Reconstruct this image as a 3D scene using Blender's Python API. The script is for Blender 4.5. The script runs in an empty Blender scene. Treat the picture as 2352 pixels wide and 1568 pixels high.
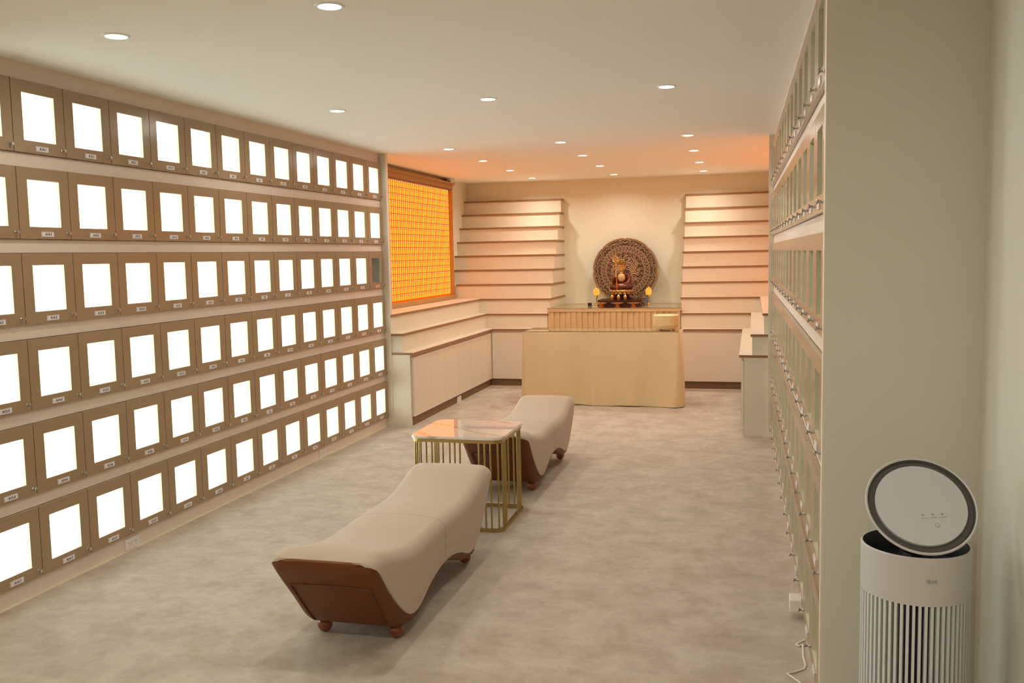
import bpy, bmesh, math, random
from mathutils import Vector, Matrix
random.seed(7)
PI = math.pi
sc = bpy.context.scene
COL = sc.collection

# ------------------------------------------------------------------ camera
EYE = Vector((0, 0, 1.485))
YAW, PIT, ROL, FPX = -0.2528, -0.0925, -0.0197, 2144.28
def cam_basis():
    cy, sy, cp, sp, cr, sr = math.cos(YAW), math.sin(YAW), math.cos(PIT), math.sin(PIT), math.cos(ROL), math.sin(ROL)
    fwd = Vector((sy*cp, cy*cp, sp)); right = Vector((cy, -sy, 0)); up = right.cross(fwd)
    return cr*right + sr*up, -sr*right + cr*up, fwd
CR, CU, CF = cam_basis()
cd = bpy.data.cameras.new('camera')
cd.sensor_fit = 'HORIZONTAL'; cd.sensor_width = 36.0; cd.lens = FPX*36.0/2352.0
cd.clip_start = 0.05; cd.clip_end = 60
cam = bpy.data.objects.new('camera', cd); COL.objects.link(cam)
m3 = Matrix((CR, CU, -CF)).transposed()
cam.matrix_world = Matrix.Translation(EYE) @ m3.to_4x4()
sc.camera = cam

# ------------------------------------------------------------------ world, exposure, light settings
w = bpy.data.worlds.new('world'); sc.world = w; w.use_nodes = True
w.node_tree.nodes['Background'].inputs[0].default_value = (.9, .8, .65, 1)
w.node_tree.nodes['Background'].inputs[1].default_value = 0.05
sc.view_settings.view_transform = 'Standard'
sc.view_settings.look = 'None'
sc.view_settings.gamma = 1.0
sc.view_settings.use_curve_mapping = False
sc.view_settings.exposure = 0.26
try:
    sc.cycles.use_denoising = True
    sc.cycles.sample_clamp_indirect = 6.0
    sc.cycles.max_bounces = 10
    sc.cycles.transparent_max_bounces = 12
except Exception:
    pass
LAMP_W = 3.3                    # each downlight
LAMP_COL = (1.0, .98, .89)
BOX_GLOW = 7.5                  # backlit panel in each left locker
ORANGE = 0.78                     # lamp wall strength

ZC = 2.372                       # ceiling height

# ------------------------------------------------------------------ materials
def nodes_of(m):
    m.use_nodes = True
    return m.node_tree.nodes, m.node_tree.links
MATS = {}
def pbr(name, col, rough=.5, metal=0., spec=.5, coat=0., bump=0., bscale=200., var=0., vscale=8., emis=None, estr=0., trans=0., sheen=0.):
    if name in MATS: return MATS[name]
    m = bpy.data.materials.new(name); N, L = nodes_of(m)
    b = N['Principled BSDF']
    b.inputs['Base Color'].default_value = (*col, 1)
    b.inputs['Roughness'].default_value = rough
    b.inputs['Metallic'].default_value = metal
    b.inputs['Specular IOR Level'].default_value = spec
    b.inputs['Coat Weight'].default_value = coat
    b.inputs['Coat Roughness'].default_value = .08
    b.inputs['Sheen Weight'].default_value = sheen
    b.inputs['Transmission Weight'].default_value = trans
    if emis:
        b.inputs['Emission Color'].default_value = (*emis, 1); b.inputs['Emission Strength'].default_value = estr
    if bump or var:
        tc = N.new('ShaderNodeTexCoord')
    if var:
        n = N.new('ShaderNodeTexNoise'); n.inputs['Scale'].default_value = vscale; n.inputs['Detail'].default_value = 4
        L.new(tc.outputs['Object'], n.inputs['Vector'])
        mx = N.new('ShaderNodeMixRGB'); mx.inputs[1].default_value = (*[c*(1-var) for c in col], 1)
        mx.inputs[2].default_value = (*[min(1, c*(1+var)) for c in col], 1)
        L.new(n.outputs['Fac'], mx.inputs[0]); L.new(mx.outputs[0], b.inputs['Base Color'])
    if bump:
        n2 = N.new('ShaderNodeTexNoise'); n2.inputs['Scale'].default_value = bscale; n2.inputs['Detail'].default_value = 3
        L.new(tc.outputs['Object'], n2.inputs['Vector'])
        bp = N.new('ShaderNodeBump'); bp.inputs['Strength'].default_value = bump; bp.inputs['Distance'].default_value = .002
        L.new(n2.outputs['Fac'], bp.inputs['Height']); L.new(bp.outputs[0], b.inputs['Normal'])
    MATS[name] = m
    return m
def emit(name, col, s, sampling='AUTO'):
    m = bpy.data.materials.new(name); N, L = nodes_of(m)
    N.remove(N['Principled BSDF'])
    e = N.new('ShaderNodeEmission'); e.inputs[0].default_value = (*col, 1); e.inputs[1].default_value = s
    L.new(e.outputs[0], N['Material Output'].inputs['Surface'])
    try: m.cycles.emission_sampling = sampling
    except Exception: pass
    return m
def clear_glass(name, tint=(1, 1, 1), ior=1.45, rough=.0, base=0.02):
    m = bpy.data.materials.new(name); N, L = nodes_of(m)
    N.remove(N['Principled BSDF'])
    t = N.new('ShaderNodeBsdfTransparent'); t.inputs[0].default_value = (*tint, 1)
    g = N.new('ShaderNodeBsdfGlossy'); g.inputs['Roughness'].default_value = rough
    f = N.new('ShaderNodeFresnel'); f.inputs[0].default_value = ior
    x = N.new('ShaderNodeMixShader')
    ge = N.new('ShaderNodeNewGeometry'); iv = N.new('ShaderNodeMath'); iv.operation = 'SUBTRACT'; iv.inputs[0].default_value = 1.0
    mu = N.new('ShaderNodeMath'); mu.operation = 'MULTIPLY'              # reflect at the outer faces only
    L.new(ge.outputs['Backfacing'], iv.inputs[1]); L.new(iv.outputs[0], mu.inputs[1]); L.new(f.outputs[0], mu.inputs[0])
    L.new(mu.outputs[0], x.inputs[0]); L.new(t.outputs[0], x.inputs[1]); L.new(g.outputs[0], x.inputs[2])
    L.new(x.outputs[0], N['Material Output'].inputs['Surface'])
    return m
def wood(name, c1, c2, scale=(3, 40, 40), rough=.45):
    m = bpy.data.materials.new(name); N, L = nodes_of(m); b = N['Principled BSDF']
    tc = N.new('ShaderNodeTexCoord'); mp = N.new('ShaderNodeMapping'); mp.inputs['Scale'].default_value = scale
    n = N.new('ShaderNodeTexNoise'); n.inputs['Scale'].default_value = 2.; n.inputs['Detail'].default_value = 6; n.inputs['Distortion'].default_value = .6
    r = N.new('ShaderNodeMixRGB'); r.inputs[1].default_value = (*c1, 1); r.inputs[2].default_value = (*c2, 1)
    L.new(tc.outputs['Object'], mp.inputs[0]); L.new(mp.outputs[0], n.inputs['Vector']); L.new(n.outputs['Fac'], r.inputs[0])
    L.new(r.outputs[0], b.inputs['Base Color']); b.inputs['Roughness'].default_value = rough
    return m

def floor_material():
    m = bpy.data.materials.new('vinyl_floor'); N, L = nodes_of(m); b = N['Principled BSDF']
    tc = N.new('ShaderNodeTexCoord')
    n1 = N.new('ShaderNodeTexNoise'); n1.inputs['Scale'].default_value = 5.5; n1.inputs['Detail'].default_value = 5; n1.inputs['Roughness'].default_value = .58; n1.inputs['Distortion'].default_value = .1
    n2 = N.new('ShaderNodeTexNoise'); n2.inputs['Scale'].default_value = 18.; n2.inputs['Detail'].default_value = 6; n2.inputs['Roughness'].default_value = .7
    L.new(tc.outputs['Object'], n1.inputs['Vector']); L.new(tc.outputs['Object'], n2.inputs['Vector'])
    r1 = N.new('ShaderNodeValToRGB')
    r1.color_ramp.elements[0].position = .36; r1.color_ramp.elements[0].color = (.45, .378, .295, 1)
    r1.color_ramp.elements[1].position = .62; r1.color_ramp.elements[1].color = (.565, .495, .405, 1)
    L.new(n1.outputs['Fac'], r1.inputs[0])
    r2 = N.new('ShaderNodeValToRGB')
    r2.color_ramp.elements[0].position = .38; r2.color_ramp.elements[0].color = (.88, .86, .84, 1)
    r2.color_ramp.elements[1].position = .6; r2.color_ramp.elements[1].color = (1, 1, 1, 1)
    L.new(n2.outputs['Fac'], r2.inputs[0])
    mx = N.new('ShaderNodeMixRGB'); mx.blend_type = 'MULTIPLY'; mx.inputs[0].default_value = 1
    L.new(r1.outputs[0], mx.inputs[1]); L.new(r2.outputs[0], mx.inputs[2]); L.new(mx.outputs[0], b.inputs['Base Color'])
    b.inputs['Roughness'].default_value = .55; b.inputs['Specular IOR Level'].default_value = .3
    return m

def marble_material():
    m = bpy.data.materials.new('white_marble'); N, L = nodes_of(m); b = N['Principled BSDF']
    tc = N.new('ShaderNodeTexCoord')
    mp = N.new('ShaderNodeMapping'); mp.inputs['Rotation'].default_value = (0, 0, .5); mp.inputs['Location'].default_value = (.13, .02, 0)
    n = N.new('ShaderNodeTexNoise'); n.inputs['Scale'].default_value = 3.; n.inputs['Detail'].default_value = 5
    wv = N.new('ShaderNodeTexWave'); wv.inputs['Scale'].default_value = 1.1; wv.inputs['Distortion'].default_value = 5; wv.inputs['Detail'].default_value = 3; wv.inputs['Detail Scale'].default_value = 1.2
    wv.bands_direction = 'Y'
    L.new(tc.outputs['Object'], mp.inputs[0]); L.new(mp.outputs[0], wv.inputs['Vector'])
    r = N.new('ShaderNodeValToRGB')
    r.color_ramp.elements[0].position = .0; r.color_ramp.elements[0].color = (.50, .46, .43, 1)
    r.color_ramp.elements[1].position = .05; r.color_ramp.elements[1].color = (.80, .74, .69, 1)
    L.new(wv.outputs['Fac'], r.inputs[0]); L.new(r.outputs[0], b.inputs['Base Color'])
    b.inputs['Roughness'].default_value = .03; b.inputs['Specular IOR Level'].default_value = .9
    b.inputs['Coat Weight'].default_value = 1.0; b.inputs['Coat Roughness'].default_value = .004
    return m

M_floor = floor_material()
M_ceil = pbr('ceiling_paint', (.94, .915, .83), .85, bump=.05, bscale=60)
M_wall = pbr('wall_paint', (.84, .785, .61), .8, bump=.06, bscale=80)
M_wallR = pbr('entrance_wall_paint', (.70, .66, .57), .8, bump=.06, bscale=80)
M_cream = pbr('cream_laminate', (.76, .67, .525), .42, var=.02, vscale=3)
M_rail = pbr('pale_rail_laminate', (.78, .66, .55), .45, var=.02, vscale=5)
M_door = pbr('brown_laminate', (.36, .245, .14), .20, spec=.45, var=.05, vscale=160, bump=.08, bscale=700)
M_jamb = pbr('pale_door_edge', (.72, .68, .48), .5)
M_white = pbr('white_liner', (.86, .86, .82), .5)
M_liner_off = pbr('beige_liner', (.53, .405, .285), .5)
M_panel_lit = emit('backlit_panel', (.91, 1.0, 1.04), BOX_GLOW)
M_panel_off = pbr('unlit_panel', (.68, .70, .64), .5)
M_pane = clear_glass('door_glass', (.985, .985, .98))
M_chrome = pbr('brushed_metal', (.50, .49, .47), .28, metal=1.)
M_plate = pbr('white_name_card', (.80, .78, .80), .35)
M_plate_frame = pbr('clear_card_holder', (.70, .62, .56), .2)
M_plate_or = pbr('orange_name_card', (.85, .42, .22), .4)
M_ink = pbr('dark_ink', (.03, .03, .05), .6)
M_nose = pbr('brown_edge_band', (.30, .155, .065), .45)
M_toe = pbr('brown_kick_board', (.20, .105, .05), .5)
M_caulk = pbr('pale_caulk', (.80, .74, .52), .5)
M_trimring = pbr('white_trim_ring', (.85, .83, .80), .35)
M_lens = emit('downlight_lens', (1.0, .97, .92), 14.0, 'NONE')
M_fabric = pbr('beige_fabric', (.53, .41, .30), .85, bump=.12, bscale=900, sheen=.2, var=.03, vscale=30)
M_leather = pbr('cognac_leather', (.16, .044, .007), .45, spec=.3, bump=.15, bscale=400, var=.08, vscale=20)
M_leather_seam = pbr('dark_stitching', (.10, .03, .01), .6)
M_fabric_seam = pbr('fabric_seam', (.46, .36, .27), .9)
M_foot = pbr('reddish_wood', (.22, .05, .018), .25, coat=.4)
M_gold = pbr('gold_painted_metal', (.46, .34, .13), .32, metal=.85)
M_marble = marble_material()
M_cloth = pbr('yellow_tablecloth', (.72, .55, .31), .8, bump=.1, bscale=500, sheen=.25, var=.05, vscale=4)
M_pleat = pbr('pleated_cloth', (.68, .48, .25), .75, bump=.1, bscale=400, sheen=.2, var=.04, vscale=10)
M_glass_top = clear_glass('table_glass', (.93, .95, .90), 1.5)
M_glass_edge = pbr('dark_glass_edge', (.06, .05, .03), .2)
M_oak = wood('golden_oak', (.42, .215, .055), (.55, .30, .09), (30, 2, 30))
def tube_material():
    m = bpy.data.materials.new('glowing_amber_tube'); N, L = nodes_of(m); N.remove(N['Principled BSDF'])
    g = N.new('ShaderNodeNewGeometry'); sp = N.new('ShaderNodeSeparateXYZ'); L.new(g.outputs['Normal'], sp.inputs[0])
    ab = N.new('ShaderNodeMath'); ab.operation = 'ABSOLUTE'; L.new(sp.outputs[0], ab.inputs[0])
    pw = N.new('ShaderNodeMath'); pw.operation = 'POWER'; pw.inputs[1].default_value = 5.0; L.new(ab.outputs[0], pw.inputs[0])
    r = N.new('ShaderNodeMixRGB'); r.inputs[1].default_value = (.70, .10, .003, 1); r.inputs[2].default_value = (1, .345, .035, 1)
    L.new(pw.outputs[0], r.inputs[0])
    e = N.new('ShaderNodeEmission'); e.inputs[1].default_value = 1.9*ORANGE
    L.new(r.outputs[0], e.inputs[0]); L.new(e.outputs[0], N['Material Output'].inputs['Surface'])
    try: m.cycles.emission_sampling = 'FRONT'
    except Exception: pass
    return m
M_tube = tube_material()
M_bead = emit('bright_lamp_bead', (1.0, .75, .30), 1.7*ORANGE, 'NONE')
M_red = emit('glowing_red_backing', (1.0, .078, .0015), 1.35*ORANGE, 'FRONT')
M_black = pbr('black_plastic', (.015, .014, .014), .4)
M_dark = pbr('black_interior', (.012, .012, .012), .6)
M_pur = pbr('offwhite_plastic', (.57, .54, .525), .45)
M_pur2 = pbr('lid_grey_white', (.58, .565, .57), .5)
M_purring = pbr('dark_ring', (.10, .085, .075), .3)
M_slat = pbr('silver_slat', (.66, .66, .64), .4)
M_print = pbr('grey_print', (.34, .32, .31), .5)
M_whitepl = pbr('white_plastic', (.80, .74, .68), .35)
M_cable = pbr('white_cable', (.80, .74, .66), .4)
M_halo = wood('carved_wood', (.36, .215, .10), (.46, .29, .15), (8, 8, 8), .55)
M_halo_d = pbr('dark_carved_recess', (.11, .055, .025), .7)
M_skin = pbr('gilded_skin', (.62, .36, .12), .32, metal=.35, coat=.3)
M_goldb = pbr('bright_gold', (.90, .66, .27), .25, metal=1.)
M_oldgold = pbr('antique_gold', (.42, .25, .08), .35, metal=.9)
M_robe = pbr('dark_red_lacquer', (.075, .008, .004), .33, spec=.35)
M_robe2 = pbr('amber_robe', (.13, .026, .004), .38, spec=.35)
M_chest = pbr('pale_gold_chest', (.72, .50, .22), .35, metal=.3)
M_rose = pbr('dark_rosewood', (.05, .010, .006), .3, spec=.4)
M_copper = pbr('copper_gold', (.62, .30, .07), .35, metal=.7)
M_wicker = pbr('pale_wicker', (.78, .62, .36), .6, var=.08, vscale=60)
def globe_material():
    m = bpy.data.materials.new('glowing_amber_globe'); N, L = nodes_of(m); N.remove(N['Principled BSDF'])
    tc = N.new('ShaderNodeTexCoord'); n = N.new('ShaderNodeTexNoise'); n.inputs['Scale'].default_value = 60
    L.new(tc.outputs['Object'], n.inputs['Vector'])
    r = N.new('ShaderNodeMixRGB'); r.inputs[1].default_value = (1, .27, .012, 1); r.inputs[2].default_value = (1, .50, .08, 1)
    L.new(n.outputs['Fac'], r.inputs[0])
    e = N.new('ShaderNodeEmission'); e.inputs[1].default_value = 1.05
    L.new(r.outputs[0], e.inputs[0]); L.new(e.outputs[0], N['Material Output'].inputs['Surface'])
    return m
M_globe = globe_material()

# ------------------------------------------------------------------ mesh helpers
class MB:
    def __init__(s): s.v = []; s.f = []; s.m = []
    def add(s, vs, fs, mi=0):
        o = len(s.v); s.v += [tuple(v) for v in vs]
        for f in fs: s.f.append(tuple(i+o for i in f)); s.m.append(mi)
        return s
    def box(s, x0, x1, y0, y1, z0, z1, mi=0):
        vs = [(x0,y0,z0),(x1,y0,z0),(x1,y1,z0),(x0,y1,z0),(x0,y0,z1),(x1,y0,z1),(x1,y1,z1),(x0,y1,z1)]
        return s.add(vs, [(0,3,2,1),(4,5,6,7),(0,1,5,4),(1,2,6,5),(2,3,7,6),(3,0,4,7)], mi)
    def prism(s, poly, z0, z1, top=0, side=0, bot=0):
        n = len(poly); o = len(s.v)
        s.v += [(x, y, z0) for x, y in poly] + [(x, y, z1) for x, y in poly]
        s.f.append(tuple(o+i for i in reversed(range(n)))); s.m.append(bot)
        s.f.append(tuple(o+n+i for i in range(n))); s.m.append(top)
        for i in range(n):
            j = (i+1) % n; s.f.append((o+i, o+j, o+n+j, o+n+i)); s.m.append(side)
        return s
    def lathe(s, prof, n=24, c=(0,0,0), mi=0, axis='z', cap=True):
        o = len(s.v)
        for r, z in prof:
            for i in range(n):
                a = 2*PI*i/n; p = (r*math.cos(a), r*math.sin(a), z)
                if axis == 'y': p = (p[0], p[2], -p[1])
                elif axis == '-y': p = (p[0], -p[2], p[1])
                elif axis == 'x': p = (p[2], p[0], p[1])
                s.v.append((p[0]+c[0], p[1]+c[1], p[2]+c[2]))
        for k in range(len(prof)-1):
            for i in range(n):
                j = (i+1) % n
                s.f.append((o+k*n+i, o+k*n+j, o+(k+1)*n+j, o+(k+1)*n+i)); s.m.append(mi)
        if cap:
            if prof[0][0] > 1e-5: s.f.append(tuple(o+i for i in reversed(range(n)))); s.m.append(mi)
            q = o+(len(prof)-1)*n
            if prof[-1][0] > 1e-5: s.f.append(tuple(q+i for i in range(n))); s.m.append(mi)
        return s
    def sphere(s, c, r, nu=16, nv=10, mi=0):
        if not isinstance(r, (tuple, list)): r = (r, r, r)
        o = len(s.v)
        for k in range(nv+1):
            t = PI*k/nv
            for i in range(nu):
                a = 2*PI*i/nu
                s.v.append((c[0]+r[0]*math.sin(t)*math.cos(a), c[1]+r[1]*math.sin(t)*math.sin(a), c[2]-r[2]*math.cos(t)))
        for k in range(nv):
            for i in range(nu):
                j = (i+1) % nu
                s.f.append((o+k*nu+i, o+k*nu+j, o+(k+1)*nu+j, o+(k+1)*nu+i)); s.m.append(mi)
        return s
    def tube(s, pts, r, n=8, closed=False, mi=0):
        P = [Vector(p) for p in pts]; N = len(P); o = len(s.v)
        if not isinstance(r, (list, tuple)): r = [r]*N
        up = Vector((0, 0, 1)); prev = None
        for i in range(N):
            a = P[(i-1) % N] if (closed or i > 0) else P[i]
            b = P[(i+1) % N] if (closed or i < N-1) else P[i]
            t = (b-a).normalized() if (b-a).length > 1e-9 else Vector((0,0,1))
            if prev is None:
                q = up if abs(t.dot(up)) < .95 else Vector((1, 0, 0))
                x = t.cross(q).normalized()
            else:
                x = (prev - t*prev.dot(t)).normalized()
            prev = x; y = t.cross(x)
            for k in range(n):
                an = 2*PI*k/n
                s.v.append(tuple(P[i] + (x*math.cos(an) + y*math.sin(an))*r[i]))
        for i in range(N if closed else N-1):
            j = (i+1) % N
            for k in range(n):
                l = (k+1) % n
                s.f.append((o+i*n+k, o+i*n+l, o+j*n+l, o+j*n+k)); s.m.append(mi)
        if not closed:
            s.f.append(tuple(o+k for k in reversed(range(n)))); s.m.append(mi)
            s.f.append(tuple(o+(N-1)*n+k for k in range(n))); s.m.append(mi)
        return s
    def grid(s, rows, closed=False, mi=0):
        o = len(s.v); n = len(rows[0])
        for r in rows: s.v += [tuple(p) for p in r]
        for i in range(len(rows)-1):
            for k in range(n if closed else n-1):
                l = (k+1) % n
                s.f.append((o+i*n+k, o+i*n+l, o+(i+1)*n+l, o+(i+1)*n+k)); s.m.append(mi)
        return s
    def xform(s, M):
        s.v = [tuple(M @ Vector(v)) for v in s.v]; return s
    def mesh(s, name, mats, smooth=False, off=None):
        me = bpy.data.meshes.new(name)
        vs = s.v if off is None else [(v[0]-off[0], v[1]-off[1], v[2]-off[2]) for v in s.v]
        me.from_pydata(vs, [], s.f); me.update()
        for m in (mats if isinstance(mats, (list, tuple)) else [mats]): me.materials.append(m)
        me.polygons.foreach_set('material_index', s.m)
        bm = bmesh.new(); bm.from_mesh(me)
        bmesh.ops.remove_doubles(bm, verts=bm.verts, dist=1e-6)
        bmesh.ops.recalc_face_normals(bm, faces=bm.faces)
        bm.to_mesh(me); bm.free()
        if smooth:
            for p in me.polygons: p.use_smooth = True
            try: me.set_sharp_from_angle(angle=math.radians(35 if smooth is True else smooth))
            except Exception: pass
        return me
    def build(s, name, mats, parent=None, smooth=False, world=True, origin=None):
        off = None
        if world:
            if origin is not None: off = origin
            elif parent is not None: off = base_of(parent)
        me = s.mesh(name, mats, smooth, off)
        return put(name, me, parent, origin if parent is None else None)
BASE = {}
def base_of(o):
    t = Vector((0, 0, 0))
    while o is not None: t = t + o.location; o = o.parent
    return t
def put(name, data, parent=None, loc=None):
    o = bpy.data.objects.new(name, data); COL.objects.link(o)
    if parent is not None: o.parent = parent
    if loc is not None: o.location = loc
    return o
def tag(o, label, cat, group=None):
    o['label'] = label; o['category'] = cat
    if group: o['group'] = group
    return o
def thing(name, label, cat, loc=(0, 0, 0), rz=0, group=None):
    o = put(name, None, None, loc); o.rotation_euler = (0, 0, rz); o.empty_display_size = .1
    return tag(o, label, cat, group)
def struct(name, mb, mats, label=None, smooth=False):
    o = mb.build(name, mats, smooth=smooth); o['kind'] = 'structure'
    if label: o['label'] = label
    return o
def copy_tree(o, parent=None, loc=None):
    c = o.copy(); COL.objects.link(c); c.parent = parent
    if loc is not None: c.location = loc
    for ch in list(o.children): copy_tree(ch, c)
    return c
def interp(tab, x):
    if x <= tab[0][0]: return tab[0][1]
    for (a, b), (c, d) in zip(tab, tab[1:]):
        if x <= c:
            t = (x-a)/(c-a); t = t*t*(3-2*t) if False else t
            return b + (d-b)*t
    return tab[-1][1]
def smooth_tab(tab, x):                       # Catmull-Rom through the table
    xs = [p[0] for p in tab]; ys = [p[1] for p in tab]; n = len(tab)
    if x <= xs[0]: return ys[0]
    if x >= xs[-1]: return ys[-1]
    i = max(k for k in range(n-1) if xs[k] <= x)
    def slope(k):
        a = max(0, k-1); b = min(n-1, k+1)
        if k == 0: return 0.0
        return (ys[b]-ys[a])/(xs[b]-xs[a])
    h = xs[i+1]-xs[i]; t = (x-xs[i])/h
    return ((2*t**3-3*t*t+1)*ys[i] + (t**3-2*t*t+t)*h*slope(i) + (-2*t**3+3*t*t)*ys[i+1] + (t**3-t*t)*h*slope(i+1))

def text_mesh(name, body, size, mat, align='CENTER', off=.0004):
    fc = bpy.data.curves.new(name, 'FONT'); fc.body = body; fc.size = size; fc.align_x = align; fc.align_y = 'CENTER'
    fc.extrude = .0002; fc.offset = off; fc.resolution_u = 3
    o = bpy.data.objects.new(name, fc); COL.objects.link(o)
    dg = bpy.context.evaluated_depsgraph_get()
    me = bpy.data.meshes.new_from_object(o.evaluated_get(dg)); me.name = name
    bpy.data.objects.remove(o); bpy.data.curves.remove(fc)
    me.materials.clear(); me.materials.append(mat)
    return me
def ordinal(i): return ['first','second','third','fourth','fifth','sixth','seventh','eighth','ninth','tenth','eleventh','twelfth','thirteenth','fourteenth'][i]

# ------------------------------------------------------------------ room shell
YB = 11.27; XL = -3.455; XR = .50; YP = 7.60; YREAR = -2.6
XN, YN = .203, 2.92              # near end of the right locker wall
XF, YF = .145, 7.60              # its far end
struct('floor', MB().box(-3.6, 1.0, YREAR-.1, YB+.1, -.1, 0), M_floor, 'mottled beige vinyl floor')
struct('ceiling', MB().box(-3.6, 1.0, YREAR-.1, YB+.1, ZC, ZC+.1), M_ceil, 'plain cream ceiling')
struct('wall_back', MB().box(-3.6, .65, YB, YB+.12, 0, ZC), M_wall, 'cream wall behind the altar')
struct('wall_left', MB().box(-3.6, XL, YP+.05, YB, 0, ZC), M_wall, 'cream side wall of the alcove')
struct('wall_left_back', MB().box(-3.6, -3.50, 3.0, YP+.05, 0, ZC), M_dark, None)
struct('wall_left_front', MB().box(-3.6, -3.10, YREAR, 3.115, 0, ZC), M_wall, None)
struct('wall_right', MB().box(XR, XR+.12, YP+.05, YB, 0, ZC), M_wall, None)
struct('wall_right_back', MB().box(.62, .72, YN, YP+.06, 0, ZC), M_dark, None)
struct('wall_right_return', MB().box(XN+.004, .74, 2.86, 2.915, 0, ZC), M_wallR, 'beige wall behind the air purifier')
struct('wall_right_side', MB().box(.628, .74, YREAR, 2.86, 0, ZC), M_wallR, 'cream side wall right of the air purifier')
struct('wall_rear', MB().box(-3.6, .74, YREAR-.1, YREAR, 0, ZC), M_wall, None)
# end posts of the locker walls
struct('trim_1', MB().box(-3.50, -3.055, YP+.001, YP+.05, 0, ZC), M_cream, 'cream end post of the left locker wall')
struct('trim_2', MB().box(.122, .62, YP+.005, YP+.06, 0, ZC), M_cream, 'cream end post of the right locker wall')
struct('trim_3', MB().box(XN-.001, XN+.004, 2.862, 2.918, 0, ZC), M_cream, 'pale edge strip at the near end of the right lockers')

# ------------------------------------------------------------------ locker walls
ROWZ = [1.976, 1.597, 1.219, .838, .461, .086]
DH = .315
PL = .3197
Y0L = 3.4429
railz = [(0, ROWZ[5]-.002)] + [(ROWZ[i]+DH+.002, ROWZ[i-1]-.002) for i in range(5, 0, -1)] + [(ROWZ[0]+DH+.002, ZC)]
for i, (a, b) in enumerate(railz):
    struct('trim_%d' % (i+4), MB().box(-3.50, -3.1172, 3.115, YP-.005, a, b), M_rail, 'pale rail of the left locker wall')
ux, uy = (XN-XF), (YN-YF); ln = math.hypot(ux, uy); ux /= ln; uy /= ln       # right wall: local x (far to near)
ANG_R = math.atan2(uy, ux); ny_x, ny_y = -uy, ux                               # local y, into the wall
def rw(lx, ly, z): return (XF+ux*lx+ny_x*ly, YF+uy*lx+ny_y*ly, z)
for i, (a, b) in enumerate(railz):
    mb = MB(); mb.box(0, ln, .0172, .40, a, b); mb.v = [rw(*v) for v in mb.v]
    struct('trim_%d' % (i+11), mb, M_rail, 'pale rail of the right locker wall')
struct('trim_18', MB().box(-3.1172, -3.111, 3.115, YP-.01, 0, .006), M_caulk)

def locker_meshes(Wd, liner):
    g = .0022
    x0, x1 = g, Wd-g
    ox0, ox1 = Wd*.5-.098, Wd*.5+.098; oz0, oz1 = .054, .261
    d = MB(); T = .017
    # door frame with an opening: front, back, outer edges, inner edges
    for (y, flip) in ((0, 0), (T, 1)):
        O = [(x0, y, 0), (x1, y, 0), (x1, y, DH), (x0, y, DH)]; I = [(ox0, y, oz0), (ox1, y, oz0), (ox1, y, oz1), (ox0, y, oz1)]
        d.add(O+I, [(0, 1, 5, 4), (1, 2, 6, 5), (2, 3, 7, 6), (3, 0, 4, 7)], 0)
    O = [(x0, 0), (x1, 0), (x1, DH), (x0, DH)]; I = [(ox0, oz0), (ox1, oz0), (ox1, oz1), (ox0, oz1)]
    for ring, mi in ((O, 0), (I, 1)):
        vs = [(a, 0, b) for a, b in ring] + [(a, T, b) for a, b in ring]
        d.add(vs, [(k, (k+1) % 4, 4+(k+1) % 4, 4+k) for k in range(4)], mi)
    door = d.mesh('door', [M_door, M_jamb])
    pane = MB().box(ox0-.008, ox1+.008, T+.0008, T+.0045, oz0-.008, oz1+.008).mesh('pane', M_pane)
    c = MB(); D = .33; t = .008; q = .006
    c.box(q, q+t, T+.006, D, q, DH-q); c.box(Wd-q-t, Wd-q, T+.006, D, q, DH-q)
    c.box(q+t, Wd-q-t, T+.006, D, q, q+t); c.box(q+t, Wd-q-t, T+.006, D, DH-q-t, DH-q); c.box(q, Wd-q, D, D+t, q, DH-q)
    body = c.mesh('cabinet_body', liner)
    pnl = MB().box(q+t+.001, Wd-q-t-.001, D-.006, D-.001, q+t+.001, DH-q-t-.001)
    lit = pnl.mesh('light_panel', M_panel_lit); off = pnl.mesh('light_panel', M_panel_off)
    kx, kz = Wd-.026, .028
    k = MB().lathe([(.0066, 0), (.0066, .0016), (.0042, .004), (.0032, .010), (.0046, .0135), (.0078, .0155), (.0082, .0185), (.0072, .0200), (0, .0200)], 14, (kx, 0, kz), axis='-y')
    knob = k.mesh('knob', M_chrome, True)
    px0, px1, pz0, pz1 = .126, .203, .0095, .0335
    p = MB().box(px0, px1, -.003, 0, pz0, pz1, 1).box(px0+.004, px1-.002, -.0042, -.003, pz0+.003, pz1-.003, 0)
    plate = p.mesh('name_plate', [M_plate, M_plate_frame]); plate2 = p.mesh('name_plate', [M_plate_or, M_plate_frame])
    return dict(door=door, pane=pane, body=body, lit=lit, off=off, knob=knob, plate=plate, plate2=plate2)
def locker(meshes, loc, rz, label, group, lit=True, number=None, plate2=False):
    t = thing('locker', label, 'locker', loc, rz, group)
    b = put('cabinet_body', meshes['body'], t)
    put('light_panel', meshes['lit' if lit else 'off'], b)
    d = put('door', meshes['door'], t)
    put('pane', meshes['pane'], d)
    put('knob', meshes['knob'], d)
    put('name_plate', meshes['plate2' if plate2 else 'plate'], d)
    if number:
        fc = text_mesh('number_text', number, .0165, M_ink)
        n = put('number_text', fc, d, (.1675, -.0046, .0215)); n.rotation_euler = (PI/2, 0, 0)
    return t
LM = locker_meshes(PL, M_white)
COLS = [15, 14, 13, 12, 11, 10, 9, 8, 7, 6, 5, 3, 2, 1]
ROWN = [1, 2, 3, 5, 6, 7]
ROWW = ['top', 'second', 'third', 'fourth', 'fifth', 'bottom']
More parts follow.
